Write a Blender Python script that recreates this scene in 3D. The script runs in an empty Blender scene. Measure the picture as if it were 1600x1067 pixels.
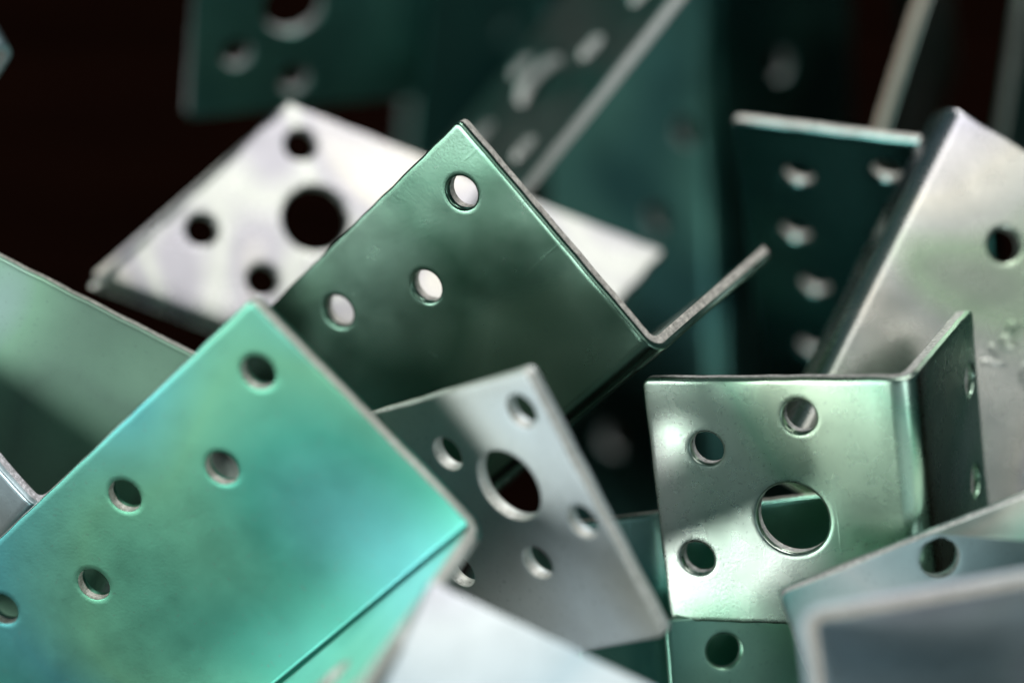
import bpy, math, random
import numpy as np
from mathutils import Matrix, Vector
from mathutils.geometry import delaunay_2d_cdt

S = bpy.context.scene
MM = 0.001

# ---------------------------------------------------------------- camera
PITCH = math.radians(52.0)
cam_d = bpy.data.cameras.new("camera")
cam = bpy.data.objects.new("camera", cam_d)
S.collection.objects.link(cam)
CAM_DIST = 0.350
cam.location = (0, -CAM_DIST * math.cos(PITCH), CAM_DIST * math.sin(PITCH))
cam.rotation_euler = (math.pi / 2 - PITCH, 0, 0)
cam_d.lens = 100
cam_d.sensor_width = 36
cam_d.clip_start = 0.01
cam_d.clip_end = 20
cam_d.dof.use_dof = True
cam_d.dof.focus_distance = 0.356
cam_d.dof.aperture_fstop = 6.0
cam_d.dof.aperture_blades = 0
S.camera = cam

# ---------------------------------------------------------------- light
world = bpy.data.worlds.new("World")
S.world = world
world.use_nodes = True
bg = world.node_tree.nodes["Background"]
bg.inputs[0].default_value = (0.22, 0.56, 0.56, 1)
bg.inputs[1].default_value = 0.085

def area(name, loc, target, size, power, color):
    d = bpy.data.lights.new(name, 'AREA')
    d.shape = 'RECTANGLE'
    d.size, d.size_y = size
    d.energy = power
    d.color = color
    o = bpy.data.objects.new(name, d)
    o.location = loc
    o.rotation_euler = (Vector(target) - Vector(loc)).to_track_quat('-Z', 'Y').to_euler()
    S.collection.objects.link(o)
    return o

area("ceiling_lamp", (0.36, 0.04, 0.74), (0, 0, 0), (0.62, 0.56), 2.1, (1.0, 0.97, 0.91))
area("back_edge_light", (0.16, 0.66, 0.64), (0, 0, 0), (0.50, 0.24), 5.0, (1.0, 0.97, 0.92))  # added light behind the heap, brightens upward cut edges by reflection
area("left_fill", (-0.66, -0.46, 0.16), (0, 0, 0), (0.60, 0.32), 5.0, (0.96, 1.0, 0.95))  # unseen fill added at left front to whiten the plates facing it
area("front_fill", (0.46, -0.66, 0.24), (0.03, 0, -0.02), (0.24, 0.18), 0.7, (0.92, 1.0, 1.0))  # added front fill for the lower right bracket and hole glints

S.view_settings.view_transform = 'Standard'
S.view_settings.look = 'None'
S.view_settings.exposure = 0.0
S.view_settings.gamma = 1.0
S.view_settings.use_curve_mapping = False
S.cycles.use_denoising = True
S.cycles.max_bounces = 8
S.cycles.glossy_bounces = 6
S.cycles.sample_clamp_indirect = 6.0

# ---------------------------------------------------------------- materials
def new_mat(name):
    m = bpy.data.materials.new(name)
    m.use_nodes = True
    nt = m.node_tree
    nt.nodes.clear()
    out = nt.nodes.new("ShaderNodeOutputMaterial")
    p = nt.nodes.new("ShaderNodeBsdfPrincipled")
    nt.links.new(p.outputs[0], out.inputs[0])
    return m, nt, p

def noise(nt, vec, scale, detail=3, rough=0.5, distort=0.0):
    n = nt.nodes.new("ShaderNodeTexNoise")
    n.inputs["Scale"].default_value = scale
    n.inputs["Detail"].default_value = detail
    n.inputs["Roughness"].default_value = rough
    n.inputs["Distortion"].default_value = distort
    nt.links.new(vec, n.inputs["Vector"])
    return n.outputs["Fac"]

def ramp(nt, fac, stops):
    r = nt.nodes.new("ShaderNodeValToRGB")
    e = r.color_ramp.elements
    while len(e) > 1:
        e.remove(e[-1])
    e[0].position, e[0].color = stops[0][0], (*stops[0][1], 1)
    for p, c in stops[1:]:
        k = e.new(p)
        k.color = (*c, 1)
    nt.links.new(fac, r.inputs[0])
    return r.outputs[0]

def maprange(nt, v, a, b, c, d):
    n = nt.nodes.new("ShaderNodeMapRange")
    n.inputs[1].default_value, n.inputs[2].default_value = a, b
    n.inputs[3].default_value, n.inputs[4].default_value = c, d
    nt.links.new(v, n.inputs[0])
    return n.outputs[0]

def mix(nt, fac, a, b, mode='MIX'):
    n = nt.nodes.new("ShaderNodeMix")
    n.data_type = 'RGBA'
    n.blend_type = mode
    for sock, v in ((n.inputs[0], fac), (n.inputs[6], a), (n.inputs[7], b)):
        if isinstance(v, (int, float)):
            sock.default_value = v
        elif isinstance(v, tuple):
            sock.default_value = (*v, 1)
        else:
            nt.links.new(v, sock)
    return n.outputs[2]

def bump(nt, h, strength, dist, prev=None):
    n = nt.nodes.new("ShaderNodeBump")
    n.inputs["Strength"].default_value = strength
    n.inputs["Distance"].default_value = dist
    nt.links.new(h, n.inputs["Height"])
    if prev is not None:
        nt.links.new(prev, n.inputs["Normal"])
    return n.outputs[0]

def coords(nt, seed):
    tc = nt.nodes.new("ShaderNodeTexCoord")
    mp = nt.nodes.new("ShaderNodeMapping")
    rnd = random.Random(seed)
    mp.inputs["Location"].default_value = [rnd.uniform(-50, 50) for _ in range(3)]
    mp.inputs["Scale"].default_value = (1000, 1000, 1000)      # noise in millimetres
    nt.links.new(tc.outputs["Object"], mp.inputs["Vector"])
    return mp.outputs[0]

# chromated zinc: the passivation film drifts between these tints
TEAL = (0.18, 0.51, 0.46); CYAN = (0.25, 0.57, 0.62); GREEN = (0.34, 0.58, 0.44)
LIME = (0.56, 0.72, 0.55); PALE = (0.78, 0.81, 0.78); VIOLET = (0.70, 0.69, 0.80)
CREAM = (0.88, 0.86, 0.80); BLUE = (0.50, 0.64, 0.72); DEEP = (0.13, 0.33, 0.29)
SMOKE = (0.42, 0.45, 0.43); BOTTLE = (0.13, 0.25, 0.19); MOSS = (0.23, 0.37, 0.30)
ICE = (0.74, 0.82, 0.87); NIGHT = (0.05, 0.15, 0.15)

def zinc(name, seed, tints, rough=0.26, film=0.03, grain=0.6, worn=False):
    m, nt, p = new_mat(name)
    v = coords(nt, seed)
    f = noise(nt, v, film, 1, 0.4, 0.4)
    n = len(tints)
    lo, hi = 0.30, 0.70
    c = ramp(nt, f, [(lo + (hi - lo) * i / max(1, n - 1), t) for i, t in enumerate(tints)])
    # cloudy stains and small dark specks in the film
    cl = maprange(nt, noise(nt, v, 0.16, 4, 0.6), 0.3, 0.8, 1.03, 0.92)
    c = mix(nt, 1.0, c, cl, 'MULTIPLY')
    sp = maprange(nt, noise(nt, v, 1.9, 2, 0.5), 0.64, 0.76, 0.0, 0.45)
    c = mix(nt, sp, c, (0.16, 0.24, 0.22))
    nt.links.new(c, p.inputs["Base Color"])
    p.inputs["Metallic"].default_value = 1.0
    r = maprange(nt, noise(nt, v, 0.22, 4, 0.6), 0.3, 0.7, rough - 0.02, rough + 0.03)
    nt.links.new(r, p.inputs["Roughness"])
    b = bump(nt, noise(nt, v, 2.6, 3, 0.6), 0.05 * grain, 0.00030)
    b = bump(nt, noise(nt, v, 0.06, 2, 0.5), 0.10, 0.0014, b)
    # hairline handling scratches
    for q, (ang, fine) in enumerate(((0.6 + seed, 1.3), (2.1 + seed * 1.7, 1.0), (3.4 + seed * 0.6, 0.8)) if worn else ()):
        mp = nt.nodes.new("ShaderNodeMapping")
        mp.inputs["Rotation"].default_value = (0.3, 0.2, ang)
        mp.inputs["Scale"].default_value = (0.025 + 0.02 * q, fine, fine)
        nt.links.new(v, mp.inputs["Vector"])
        sc = maprange(nt, noise(nt, mp.outputs[0], 1.0, 2, 0.5, 0.15), 0.70, 0.75, 0.0, 1.0)
        mk = maprange(nt, noise(nt, mp.outputs[0], 0.35, 1, 0.5), 0.50, 0.62, 0.0, 1.0)
        mu = nt.nodes.new("ShaderNodeMath")
        mu.operation = 'MULTIPLY'
        nt.links.new(sc, mu.inputs[0]); nt.links.new(mk, mu.inputs[1])
        b = bump(nt, mu.outputs[0], 0.14, 0.00008, b)
    nt.links.new(b, p.inputs["Normal"])
    return m

def cut_edge(name, seed, col, metal=0.35, rough=0.42):
    m, nt, p = new_mat(name)
    v = coords(nt, seed)
    f = noise(nt, v, 1.5, 4, 0.65)
    c = ramp(nt, f, [(0.3, tuple(x * 0.55 for x in col)), (0.5, col), (0.68, tuple(min(1, x * 1.5) for x in col))])
    nt.links.new(c, p.inputs["Base Color"])
    p.inputs["Metallic"].default_value = metal
    p.inputs["Roughness"].default_value = rough
    b = bump(nt, noise(nt, v, 2.2, 4, 0.7), 0.8, 0.00018)
    nt.links.new(b, p.inputs["Normal"])
    return m

def floor_mat():
    m, nt, p = new_mat("dark_wood")
    tc = nt.nodes.new("ShaderNodeTexCoord")
    mp = nt.nodes.new("ShaderNodeMapping")
    mp.inputs["Scale"].default_value = (3, 40, 40)
    nt.links.new(tc.outputs["Object"], mp.inputs["Vector"])
    f = noise(nt, mp.outputs[0], 4, 5, 0.6, 0.6)
    c = ramp(nt, f, [(0.3, (0.003, 0.0012, 0.0008)), (0.7, (0.008, 0.0028, 0.0018))])
    nt.links.new(c, p.inputs["Base Color"])
    p.inputs["Roughness"].default_value = 0.85
    p.inputs["Specular IOR Level"].default_value = 0.0
    nt.links.new(bump(nt, f, 0.3, 0.0006), p.inputs["Normal"])
    return m

# ---------------------------------------------------------------- bracket builder
T = 2.0          # sheet thickness, mm

def smooth_noise(rng, n=6, amp=0.05):
    k = [(rng.uniform(-.16, .16), rng.uniform(-.16, .16), rng.uniform(0, 6.28), rng.uniform(.3, 1)) for _ in range(n)]
    def f(u, s):
        return amp * sum(w * math.sin(a * u + b * s + c) for a, b, c, w in k)
    return f

def bracket_mesh(W, V, L, holes, ro, seed, wave=0.05, skew=0.0, skew_far=0.0, glint_walls=False):
    """Pressed angle: returns verts, normals, faces, zone (0/1/2 = flange, bend, flange), edge flag."""
    rng = random.Random(seed)
    a = W - ro
    rm = ro - T / 2
    arc = rm * math.pi / 2
    Sx = a + arc + (V - ro)
    wob = smooth_noise(rng, 6, wave)
    rag = smooth_noise(rng, 7, 0.028)

    def slant(u, s):                     # obliquely cut near end
        return u + skew * max(0.0, 1 - s / W) * (1 - u / L) - skew_far * min(1.0, s / W) * u / L

    def place(u, s, d):
        d = d + wob(u, s)
        if s <= a:
            return (u, W - s, d)
        if s < a + arc:
            ph = (s - a) / rm
            return (u, ro - (ro - d) * math.sin(ph), ro - (ro - d) * math.cos(ph))
        return (u, d, ro + (s - a - arc))

    # boundary loops in the flat blank: list of (points, inward-to-material normals)
    loops = []
    cr = 0.9
    pts = []
    def seg(p, q, step):
        n = max(1, int(round(math.dist(p, q) / step)))
        return [(p[0] + (q[0] - p[0]) * i / n, p[1] + (q[1] - p[1]) * i / n) for i in range(n)]
    corners = [(0, 0), (L, 0), (L, Sx), (0, Sx)]
    dirs = [(1, 0), (0, 1), (-1, 0), (0, -1)]
    nb = 9
    for i in range(4):
        p = corners[i]; q = corners[(i + 1) % 4]; d = dirs[i]
        p1 = (p[0] + d[0] * cr, p[1] + d[1] * cr)
        q1 = (q[0] - d[0] * cr, q[1] - d[1] * cr)
        if d[1] == 0:
            pts += seg(p1, q1, 2.2)
        else:
            s0, s1 = (p1[1], q1[1])
            marks = [a + arc * j / nb for j in range(nb + 1)]
            if s1 < s0:
                marks.reverse()
            cur = p1
            for mk in marks:
                nx = (p1[0], mk)
                pts += seg(cur, nx, 2.2)
                cur = nx
            pts += seg(cur, q1, 2.2)
        cx, cy = q[0] - d[0] * cr + dirs[(i + 1) % 4][0] * cr, q[1] - d[1] * cr + dirs[(i + 1) % 4][1] * cr
        for j in range(3):
            t = math.pi / 2 * j / 3
            nx, ny = d
            e = dirs[(i + 1) % 4]
            pts.append((cx - e[0] * cr * math.cos(t) + nx * cr * math.sin(t),
                        cy - e[1] * cr * math.cos(t) + ny * cr * math.sin(t)))
    pts = [(slant(u, s), s) for u, s in pts]
    nrm = []
    n = len(pts)
    for i in range(n):
        p, q = pts[i - 1], pts[(i + 1) % n]
        tx, ty = q[0] - p[0], q[1] - p[1]
        l = math.hypot(tx, ty) or 1
        nrm.append((-ty / l, tx / l))
    pts = [(p[0] + nn[0] * rag(p[0] * 9, p[1] * 9), p[1] + nn[1] * rag(p[0] * 9 + 9, p[1] * 9)) for p, nn in zip(pts, nrm)]
    loops.append((pts, nrm, 0.34, 0.20))
    hole_list = []
    for f, u, v, dia in holes:
        s = v if f == 1 else Sx - v
        r = dia / 2
        hole_list.append((u, s, r))
        k = 40 if r > 3 else 28
        hp, hn = [], []
        for i in range(k):
            t = -2 * math.pi * i / k
            hp.append((u + r * math.cos(t), s + r * math.sin(t)))
            hn.append((math.cos(t), math.sin(t)))
        loops.append((hp, hn, 0.36, 0.12))

    co = []          # flat coordinates (u, s) of sheet vertices
    loop_ids = []
    edges = []
    for (lp, ln, b1, b2) in loops:
        for off in (b1, b1 + 0.45):
            base = len(co)
            co += [(p[0] + q[0] * off, p[1] + q[1] * off) for p, q in zip(lp, ln)]
            m = len(lp)
            edges += [(base + i, base + (i + 1) % m) for i in range(m)]
            if off == b1:
                loop_ids.append(base)
    us = np.linspace(0, L, max(3, int(L / 2.4)) + 1)[1:-1]
    ss = list(np.linspace(0, a, max(3, int(a / 2.4)) + 1)[1:]) + [a + arc * j / nb for j in range(1, nb + 1)]
    f2 = np.linspace(a + arc, Sx, max(2, int((V - ro) / 2.4)) + 1)[1:-1]
    ss += list(f2)
    for s in ss:
        if s < 1.3 or s > Sx - 1.3:
            continue
        for u in us.tolist():
            if u < 1.3 or u > L - 1.3:
                continue
            if skew:
                u = slant(u, s)
            if all(math.hypot(u - hu, s - hs) > hr + 1.2 for hu, hs, hr in hole_list):
                co.append((u, s))
    vv, _, ff, ov, _, _ = delaunay_2d_cdt([Vector(c) for c in co], edges, [], 0, 1e-6)
    vv = [(v.x, v.y) for v in vv]
    back = {}
    for i, o in enumerate(ov):
        for k in o:
            back[k] = i
    ring_of = {}
    for k, (base, lp) in enumerate(zip(loop_ids, loops)):
        for i in range(len(lp[0])):
            ring_of[back[base + i]] = k
    tris = []
    for f in ff:
        r = {ring_of.get(i, -1) for i in f}
        if len(r) == 1 and -1 not in r:          # outside the outline or inside a hole
            continue
        cx = sum(vv[i][0] for i in f) / len(f)
        cy = sum(vv[i][1] for i in f) / len(f)
        if not (-1 < cx < L + 1 and 0.15 < cy < Sx - 0.15):
            continue
        if any(math.hypot(cx - hu, cy - hs) < hr + 0.1 for hu, hs, hr in hole_list):
            continue
        tris.append(tuple(f))
    # drop slivers outside rounded corners
    verts, flat, faces, edge_flag = [], [], [], []
    N = len(vv)
    for (u, s) in vv:
        verts.append(place(u, s, 0)); flat.append(s)
    for (u, s) in vv:
        verts.append(place(u, s, T)); flat.append(s)
    for f in tris:
        faces.append(f[::-1]); edge_flag.append(False)
        faces.append(tuple(i + N for i in f)); edge_flag.append(False)
    for (lp, ln, b1, b2), base in zip(loops, loop_ids):
        m = len(lp)
        # second (inner-side) loop sits a little closer to the cut
        for i in range(m):
            g = back[base + i] + N
            u, s = lp[i][0] + ln[i][0] * b2, lp[i][1] + ln[i][1] * b2
            verts[g] = place(u, s, T); flat[g] = s
        prof = [(0.42 * b1, 0.12 * b1), (0.10 * b1, 0.48 * b1), (0.0, b1), (0.0, T * 0.42), (0.05, T - b2), (0.3 * b2, T - 0.3 * b2)]
        rings = [[back[base + i] for i in range(m)]]
        for off, d in prof:
            st = len(verts)
            for i in range(m):
                j = rng.uniform(-0.02, 0.02) if 0.5 < d < 1.95 else 0
                u, s = lp[i][0] + ln[i][0] * (off + j), lp[i][1] + ln[i][1] * (off + j)
                verts.append(place(u, s, d)); flat.append(s)
            rings.append(list(range(st, st + m)))
        rings.append([back[base + i] + N for i in range(m)])
        for k in range(len(rings) - 1):
            r0, r1 = rings[k], rings[k + 1]
            for i in range(m):
                j = (i + 1) % m
                faces.append((r0[i], r0[j], r1[j], r1[i]))
                edge_flag.append(k in (4, 5) or (glint_walls and k == 3))
    faces = [f[::-1] for f in faces]
    P_ = np.array(verts, float)
    nr = np.zeros_like(P_)
    for f in faces:
        p = P_[list(f)]
        c = np.cross(p[1] - p[0], p[2] - p[0]) if len(f) == 3 else np.cross(p[2] - p[0], p[3] - p[1])
        l = np.linalg.norm(c)
        if l < 1e-12:
            continue
        for k in range(len(f)):
            e1 = p[(k + 1) % len(f)] - p[k]; e2 = p[k - 1] - p[k]
            w = np.linalg.norm(e1) * np.linalg.norm(e2)
            ang = math.acos(max(-1, min(1, float(e1 @ e2) / w))) if w > 1e-12 else 0
            nr[f[k]] += c / l * ang * (l ** 0.5)
    nr /= np.maximum(np.linalg.norm(nr, axis=1)[:, None], 1e-9)
    zone = []
    for f in faces:
        s = sum(flat[i] for i in f) / len(f)
        zone.append(0 if s < a else (1 if s < a + arc else 2))
    return P_, nr, faces, zone, edge_flag

def part(name, P_, nr, faces, flags, sel, mats, parent, flip):
    used = sorted({i for k in sel for i in faces[k]})
    idx = {g: i for i, g in enumerate(used)}
    me = bpy.data.meshes.new(name)
    fs = [tuple(idx[i] for i in faces[k]) for k in sel]
    nn = nr[used]
    if flip:
        fs = [f[::-1] for f in fs]
    me.from_pydata((P_[used] * MM).tolist(), [], fs)
    me.materials.append(mats[0]); me.materials.append(mats[1])
    me.polygons.foreach_set("material_index", [1 if flags[k] else 0 for k in sel])
    me.polygons.foreach_set("use_smooth", [True] * len(fs))
    me.update()
    me.normals_split_custom_set_from_vertices([tuple(v) for v in nn])
    o = bpy.data.objects.new(name, me)
    S.collection.objects.link(o)
    o.parent = parent
    return o

GROUP = "loose zinc angle brackets in the heap"

def bracket(pose, label, mats, seed, ro=3.2, wave=0.05, skew=0.0, skew_far=0.0, glint_walls=False):
    x, y, z = (Vector(pose[k]).normalized() for k in 'xyz')
    hand = x.cross(y).dot(z) > 0
    e = bpy.data.objects.new("angle_bracket", None)
    e.empty_display_size = 0.01
    e["label"] = label
    e["category"] = "angle bracket"
    e["group"] = GROUP
    S.collection.objects.link(e)
    W, V, L, holes = pose['W'], pose['V'], pose['L'], pose['holes']
    P_, nr, faces, zone, flags = bracket_mesh(W, V, L, holes, min(ro, V - 0.6), seed, wave, skew, skew_far, glint_walls)
    if not hand:                       # a left-handed pressing: mirror the blank along its bend
        P_[:, 0] *= -1
        nr[:, 0] *= -1
        x = -x
    e.matrix_world = Matrix.Translation(Vector(pose['o']) * MM) @ Matrix((x, y, z)).transposed().to_4x4()
    flip = not hand
    fl1 = part("flange", P_, nr, faces, flags, [k for k in range(len(faces)) if zone[k] == 0], mats, e, flip)
    part("bend", P_, nr, faces, flags, [k for k in range(len(faces)) if zone[k] == 1], mats, e, flip)
    fl2 = part("flange", P_, nr, faces, flags, [k for k in range(len(faces)) if zone[k] == 2], mats, e, flip)
    return e, fl1, fl2, hand

# ---------------------------------------------------------------- setting
def make_floor():
    zf = -0.170
    n = 24
    vs = []
    fs = []
    rnd = random.Random(3)
    for j in range(n + 1):
        for i in range(n + 1):
            vs.append((-1.2 + 2.4 * i / n, -1.0 + 3.0 * j / n, zf + rnd.uniform(-.0004, .0004)))
    for j in range(n):
        for i in range(n):
            q = j * (n + 1) + i
            fs.append((q, q + 1, q + n + 2, q + n + 1))
    me = bpy.data.meshes.new("floor")
    me.from_pydata(vs, [], fs)
    me.materials.append(floor_mat())
    o = bpy.data.objects.new("floor", me)
    o["kind"] = "structure"
    S.collection.objects.link(o)
make_floor()

# ---------------------------------------------------------------- poses (millimetres, world axes)
P = {}
P['B']=dict(x=(-0.5997,-0.0533,-0.7985),y=(-0.6484,0.6171,0.4458),z=(0.4690,0.7850,-0.4046),o=(17.96,-1.54,-0.81),W=38.0,V=36.2,L=62.0,
  holes=[(1, 6.6, 6.8, 4.35), (1, 20.3, 12.3, 4.35), (1, 34.0, 6.8, 4.35), (1, 47.7, 12.3, 4.35), (2, 15, 12, 9.4), (2, 40, 12, 9.4)])
P['A']=dict(x=(-0.6437,-0.1162,-0.7564),y=(-0.6914,0.5121,0.5097),z=(-0.3281,-0.8510,0.4100),o=(-2.75,-26.12,-2.55),W=38.9,V=36.8,L=76.0,
  holes=[(1, 6.6, 6.8, 4.35), (1, 20.3, 12.3, 4.35), (1, 34.0, 6.8, 4.35), (1, 47.7, 12.3, 4.35), (1, 61.4, 6.8, 4.35), (2, 15, 12, 9.4), (2, 40, 12, 9.4)])
P['C']=dict(x=(0.1276,-0.5851,-0.8009),y=(-0.9132,0.2457,-0.3250),z=(0.3869,0.7729,-0.5030),o=(48.22,-8.81,3.95),W=35.1,V=28.9,L=32.5,
  holes=[(1, 9.13, 7.63, 4.4), (1, 4.85, 20.16, 4.4), (1, 18.24, 17.92, 9.4), (1, 23.87, 4.71, 4.4), (2, 8.32, 3.9, 4.4), (2, 21.57, 5.2, 4.4)])
P['D']=dict(x=(0.4576,-0.5739,-0.6791),y=(0.6618,-0.2903,0.6912),z=(-0.5939,-0.7657,0.2469),o=(-27.14,-1.88,-16.10),W=45.0,V=7.0,L=36.0,
  holes=[(1, 4.59, 3.78, 4.4), (1, 7.31, 19.0, 4.4), (1, 13.06, 11.77, 9.4), (1, 19.55, 3.2, 4.4), (1, 23.44, 13.7, 4.4), (1, 22.41, 27.2, 4.4)])
P['H']=dict(x=(0.9214,-0.1782,-0.3453),y=(0.3144,0.8643,0.3927),z=(-0.2285,0.4704,-0.8524),o=(-58.51,35.78,-33.19),W=35.0,V=2.7,L=76.0,
  holes=[(1, 20.32, 5.15, 4.6), (1, 11.3, 21.99, 4.6), (1, 21.82, 25.62, 4.6), (1, 25.91, 14.54, 9.6)])
P['I']=dict(x=(-0.4585,-0.8038,-0.3790),y=(0.8581,-0.2895,-0.4241),z=(-0.2312,0.5196,-0.8225),o=(58.76,43.26,-4.23),W=37.0,V=7.0,L=56.0,
  holes=[(1, 13.01, 21.89, 4.6)])
P['J']=dict(x=(0.1490,-0.0230,-0.9886),y=(-0.9444,0.2929,-0.1491),z=(0.2930,0.9559,0.0219),o=(65.42,41.39,-12.05),W=37.0,V=4.0,L=60.0,
  holes=[(1, 9.42, 8.94, 4.4), (1, 6.33, 21.66, 4.4), (1, 21.91, 7.55, 4.4), (1, 33.43, 9.6, 4.4), (1, 48.02, 8.3, 4.4)])
P['K']=dict(x=(-0.6231,-0.6517,-0.4325),y=(0.3513,-0.7273,0.5896),z=(0.6988,-0.2154,-0.6821),o=(29.60,120.83,-21.76),W=37.0,V=11.0,L=76.0,
  holes=[(1, 42.97, 12.34, 4.6), (1, 49.36, 29.63, 4.6), (1, 50.42, 20.8, 9.4), (1, 61.45, 25.22, 4.6), (1, 61.16, 8.2, 4.6), (1, 32.35, 10.01, 4.6)])
P['L']=dict(x=(0.1129,0.2948,0.9489),y=(-0.9315,-0.3010,0.2044),z=(-0.3459,0.9069,-0.2406),o=(-13.29,89.46,-52.32),W=38.7,V=28.0,L=60.0,
  holes=[(1, 18.04, 15.42, 9.4), (1, 10.48, 7.18, 4.6), (1, 5.18, 16.56, 4.6)])
P['M']=dict(x=(0.0409,-0.5661,-0.8233),y=(-0.7338,0.5422,-0.4093),z=(0.6781,0.6209,-0.3933),o=(30.63,114.03,-27.65),W=37.0,V=37.0,L=130.0,
  holes=[(2, 33.59, 19.41, 5.0), (1, 42.21, 30.72, 4.6), (1, 57.65, 24.16, 4.6), (1, 98.6, 12.79, 5)])
P['F']=dict(x=(-0.4593,-0.4396,-0.7719),y=(-0.8854,0.2961,0.3582),z=(0.0711,0.8480,-0.5253),o=(-37.70,6.17,-13.71),W=37.0,V=6.0,L=60.0,
  holes=[])
P['G']=dict(x=(-0.5259,-0.0532,-0.8489),y=(-0.6694,0.6417,0.3744),z=(0.5248,0.7651,-0.3731),o=(-59.45,-12.31,-19.77),W=37.0,V=28.0,L=55.0,
  holes=[])
P['E']=dict(x=(-0.3819,-0.9031,-0.1962),y=(-0.8988,0.3135,0.3063),z=(-0.2151,0.2934,-0.9315),o=(18.74,-51.51,1.12),W=31.0,V=28.0,L=60.0,
  holes=[])
P['S']=dict(x=(0.3338,-0.5439,-0.7699),y=(-0.9303,-0.3216,-0.1762),z=(0.1517,-0.7751,0.6134),o=(66.31,-15.37,-7.16),W=37.0,V=28.0,L=55.0,
  holes=[(1, 3.34, 19.87, 5)])
P['T']=dict(x=(0.2138,0.1848,-0.9592),y=(0.9732,0.0451,0.2256),z=(0.0850,-0.9817,-0.1702),o=(31.20,-45.10,10.13),W=37.0,V=22.0,L=50.0,
  holes=[])
P['Q']=dict(x=(0.1099,-0.6394,-0.7610),y=(-0.9937,-0.0882,-0.0694),z=(-0.0228,0.7638,-0.6450),o=(44.78,-4.22,-26.12),W=38.4,V=10.0,L=48.0,
  holes=[])
P['R']=dict(x=(0.0659,-0.7557,-0.6515),y=(-0.9959,-0.0904,0.0041),z=(-0.0620,0.6486,-0.7586),o=(41.51,-17.97,-32.18),W=22.0,V=6.0,L=45.0,
  holes=[(1, 4.58, 7.26, 4.4)])
P['N']=dict(x=(0.1790,0.3194,-0.9306),y=(-0.3198,-0.8756,-0.3621),z=(-0.9304,0.3624,-0.0546),o=(66.49,98.02,-23.84),W=36.6,V=10.0,L=45.0,
  holes=[])
P['O']=dict(x=(0.6196,0.3483,-0.7034),y=(-0.1605,-0.8210,-0.5479),z=(0.7683,-0.4524,0.4528),o=(79.36,105.80,-32.48),W=37.0,V=28.0,L=50.0,
  holes=[])
P['P']=dict(x=(-0.4829,0.8518,0.2031),y=(-0.5382,-0.1057,-0.8362),z=(-0.6908,-0.5131,0.5095),o=(-65.40,48.17,2.10),W=37.0,V=28.0,L=55.0,
  holes=[])
P['U']=dict(x=(0.0800,0.6984,0.7112),y=(-0.7937,-0.3869,0.4693),z=(-0.6030,0.6021,-0.5234),o=(12.64,138.89,-126.25),W=40.0,V=28.0,L=60.0,
  holes=[(1, 26.48, 19.22, 4.4), (1, 19.52, -5.78, 4.4)])

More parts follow.
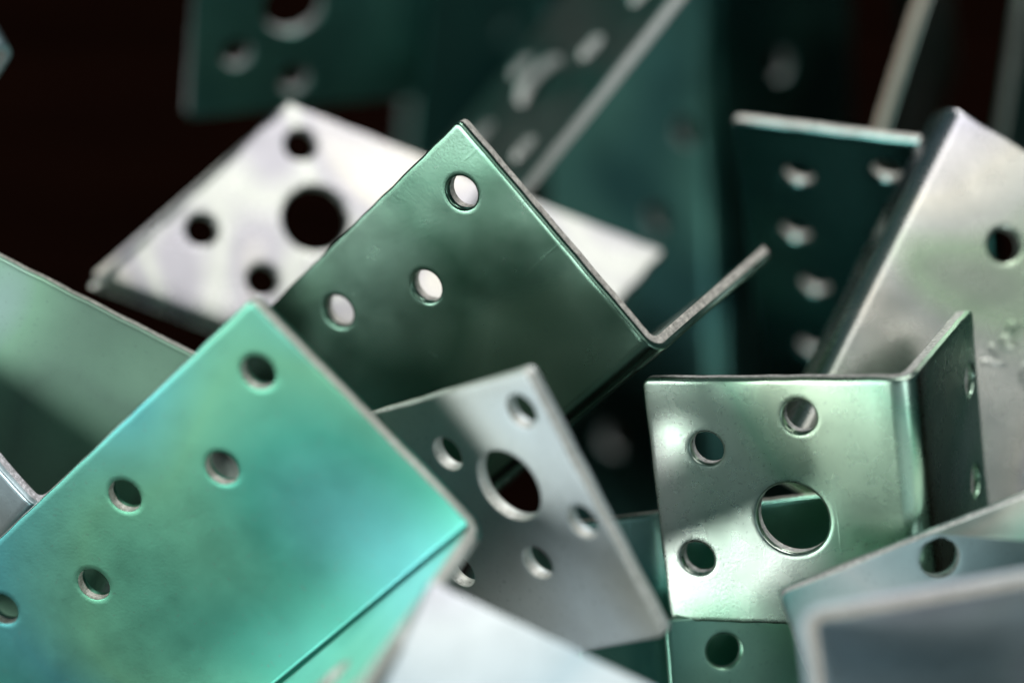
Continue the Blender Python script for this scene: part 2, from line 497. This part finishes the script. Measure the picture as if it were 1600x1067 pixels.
HAZE = (0.56, 0.55, 0.62); AQUA = (0.10, 0.36, 0.38); LAGOON = (0.08, 0.36, 0.29); JADE = (0.16, 0.43, 0.29)
LOOK = {
 # key: (label, tints, roughness, edge colour, bend radius)
 'B': ("dark green bracket with three round holes, tipped corner up at the centre", [BOTTLE, MOSS, BOTTLE, MOSS], 0.25, (0.62, 0.60, 0.57), 3.0),
 'A': ("large teal bracket with zigzag holes filling the lower left foreground", [AQUA, LAGOON, AQUA, JADE, LAGOON, AQUA], 0.36, (0.78, 0.78, 0.72), 3.0),
 'C': ("upright pale green bracket with one big hole, bent edge towards the right", [LIME, PALE, GREEN, LIME], 0.27, (0.60, 0.60, 0.60), 3.2),
 'D': ("blurred grey-blue bracket with one big hole, leaning right of the teal one", [PALE, CREAM, PALE, ICE], 0.60, (0.8, 0.82, 0.78), 3.0),
 'H': ("cream white bracket with big dark hole lying behind the dark green one", [PALE, CREAM, HAZE, PALE, HAZE], 0.28, (0.5, 0.52, 0.46), 2.1),
 'I': ("large pale bracket with stamped letters and one small hole at the right edge", [SMOKE, LIME, PALE, CREAM, VIOLET, PALE], 0.26, (0.55, 0.55, 0.52), 2.3),
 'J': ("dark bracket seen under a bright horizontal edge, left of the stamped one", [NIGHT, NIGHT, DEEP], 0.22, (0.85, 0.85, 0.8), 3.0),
 'K': ("blurred grey bracket strip with pale holes slanting down from the top edge", [SMOKE, DEEP, SMOKE], 0.45, (0.95, 0.95, 0.95), 3.0),  # near-white edge colour paints glints into the hole walls
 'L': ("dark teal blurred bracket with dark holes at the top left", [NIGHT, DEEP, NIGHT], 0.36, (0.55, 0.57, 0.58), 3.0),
 'M': ("deep dark green bracket standing in the background behind the centre", [NIGHT, DEEP, NIGHT], 0.34, (0.9, 0.92, 0.92), 3.0),  # whitish edge colour paints lit spots into the holes
 'F': ("dark green bracket with a speckled top edge at the left border", [GREEN, MOSS, GREEN, BLUE], 0.60, (0.52, 0.52, 0.48), 3.0),
 'G': ("lavender-edged bracket corner between the teal bracket and the left border", [BLUE, SMOKE, VIOLET], 0.34, (0.62, 0.60, 0.66), 3.0),
 'E': ("bluish white bracket at the bottom edge, right of the teal one", [ICE, BLUE, ICE, VIOLET], 0.42, (0.6, 0.64, 0.64), 3.0),
 'S': ("teal bracket with thin bright top edge sloping up at the lower right", [CYAN, PALE, TEAL], 0.46, (0.66, 0.68, 0.68), 3.0),
 'T': ("blurred navy bracket with thick beige top edge in the lower right corner", [BLUE, ICE, VIOLET], 0.70, (0.52, 0.50, 0.46), 3.0),
 'Q': ("speckled green bracket standing close behind the pale green one with big hole", [GREEN, TEAL, SMOKE], 0.24, (0.6, 0.6, 0.55), 3.0),
 'R': ("dark green bracket with one bright round hole at the bottom edge", [DEEP, GREEN, DEEP], 0.30, (0.4, 0.42, 0.4), 3.0),
 'N': ("bracket seen edge-on as a thin beige strip at the top right", [SMOKE, DEEP], 0.34, (0.52, 0.46, 0.38), 3.0),
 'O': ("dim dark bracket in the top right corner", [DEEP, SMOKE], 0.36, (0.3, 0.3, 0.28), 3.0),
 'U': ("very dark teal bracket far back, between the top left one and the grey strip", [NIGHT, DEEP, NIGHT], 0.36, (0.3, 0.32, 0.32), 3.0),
 'P': ("pale grey bracket corner poking in at the upper left border", [PALE, BLUE], 0.34, (0.5, 0.52, 0.52), 3.0),
}
built = {}
for i, (k, (label, tints, rough, ecol, ro)) in enumerate(LOOK.items()):
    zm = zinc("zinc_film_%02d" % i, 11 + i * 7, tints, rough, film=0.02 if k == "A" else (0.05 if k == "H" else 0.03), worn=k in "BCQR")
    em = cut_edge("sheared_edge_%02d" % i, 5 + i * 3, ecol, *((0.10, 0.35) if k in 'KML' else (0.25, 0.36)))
    built[k] = bracket(P[k], label, (zm, em), 100 + i, ro, skew=16.5 if k == 'H' else 0.0, skew_far=14.0 if k == 'H' else 0.0, glint_walls=k in 'KML')  # background hole walls fully pale, glints put into their colour
    built[k] += (zm,)

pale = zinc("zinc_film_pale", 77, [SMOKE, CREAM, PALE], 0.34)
for o in (built['A'][2],):              # inner flange of the teal bracket, tinted paler beige-grey
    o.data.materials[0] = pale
    o["label"] = "beige-grey flange"

# ---------------------------------------------------------------- stamped marks on the pale bracket at the right
def stamp(key, text, size, u, yv, spacing=1.0):
    e, fl1, fl2, hand, zm = built[key]
    c = bpy.data.curves.new("stamped_letters", 'FONT')
    c.body = text
    c.size = size
    c.space_character = spacing
    c.extrude = 0.10
    c.bevel_depth = 0.15
    c.bevel_resolution = 2
    c.offset = -0.02
    tmp = bpy.data.objects.new("stamped_letters", c)
    S.collection.objects.link(tmp)
    bpy.context.view_layer.update()
    me = bpy.data.meshes.new_from_object(tmp.evaluated_get(bpy.context.evaluated_depsgraph_get()))
    bpy.data.objects.remove(tmp)
    bpy.data.curves.remove(c)
    sgn = 1 if hand else -1
    # text runs along -u, letter tops point to the bend; raised side faces out (-z)
    for v in me.vertices:
        x, y, z = v.co
        v.co = Vector((sgn * (u - x), yv - y, -z)) * MM
    me.materials.clear(); me.materials.append(zm)
    me.name = "stamped_letters"
    me.update()
    if True:
        import bmesh
        b = bmesh.new(); b.from_mesh(me); bmesh.ops.recalc_face_normals(b, faces=b.faces); b.to_mesh(me); b.free()
    o = bpy.data.objects.new("stamped_letters", me)
    S.collection.objects.link(o)
    o.parent = fl1
stamp("I", "Vea", 4.6, 28.6, 22.6, 1.12)
stamp("I", "CE", 5.0, 28.6, 28.2)

# ---------------------------------------------------------------- the rest of the heap, underneath and out of sight
UNDER = [
 # origin (mm), heading, tilt, roll (degrees)
 ((-34, 0, -104), 100, 6, 40, "green bracket buried under the large teal one"),
 ((-52, 6, -112), 110, 8, 40, "green bracket on the floor under the left border"),
 ((4, -6, -110), 190, 4, 44, "grey bracket buried under the centre of the heap"),
 ((72, -34, -114), 30, 6, 42, "grey bracket on the floor under the pale green one"),
 ((-4, -30, -114), 65, 5, 45, "grey bracket on the floor under the front of the heap"),
 ((64, 4, -112), 20, 6, 42, "grey bracket on the floor under the stamped one"),
]
um = (zinc("zinc_film_under", 401, [DEEP, SMOKE, GREEN], 0.34), cut_edge("sheared_edge_under", 402, (0.4, 0.4, 0.38)))
for i, (o, hd, ti, ro_, lab) in enumerate(UNDER):
    R = Matrix.Rotation(math.radians(hd), 3, 'Z') @ Matrix.Rotation(math.radians(ti), 3, 'Y') @ Matrix.Rotation(math.radians(ro_), 3, 'X')
    pose = dict(x=R.col[0], y=R.col[1], z=R.col[2], o=o, W=37.0, V=30.0, L=60.0,
                holes=[(1, 6.6, 6.8, 4.35), (1, 20.3, 12.3, 4.35), (1, 34.0, 6.8, 4.35), (1, 47.7, 12.3, 4.35)])
    bracket(pose, lab, um, 300 + i)
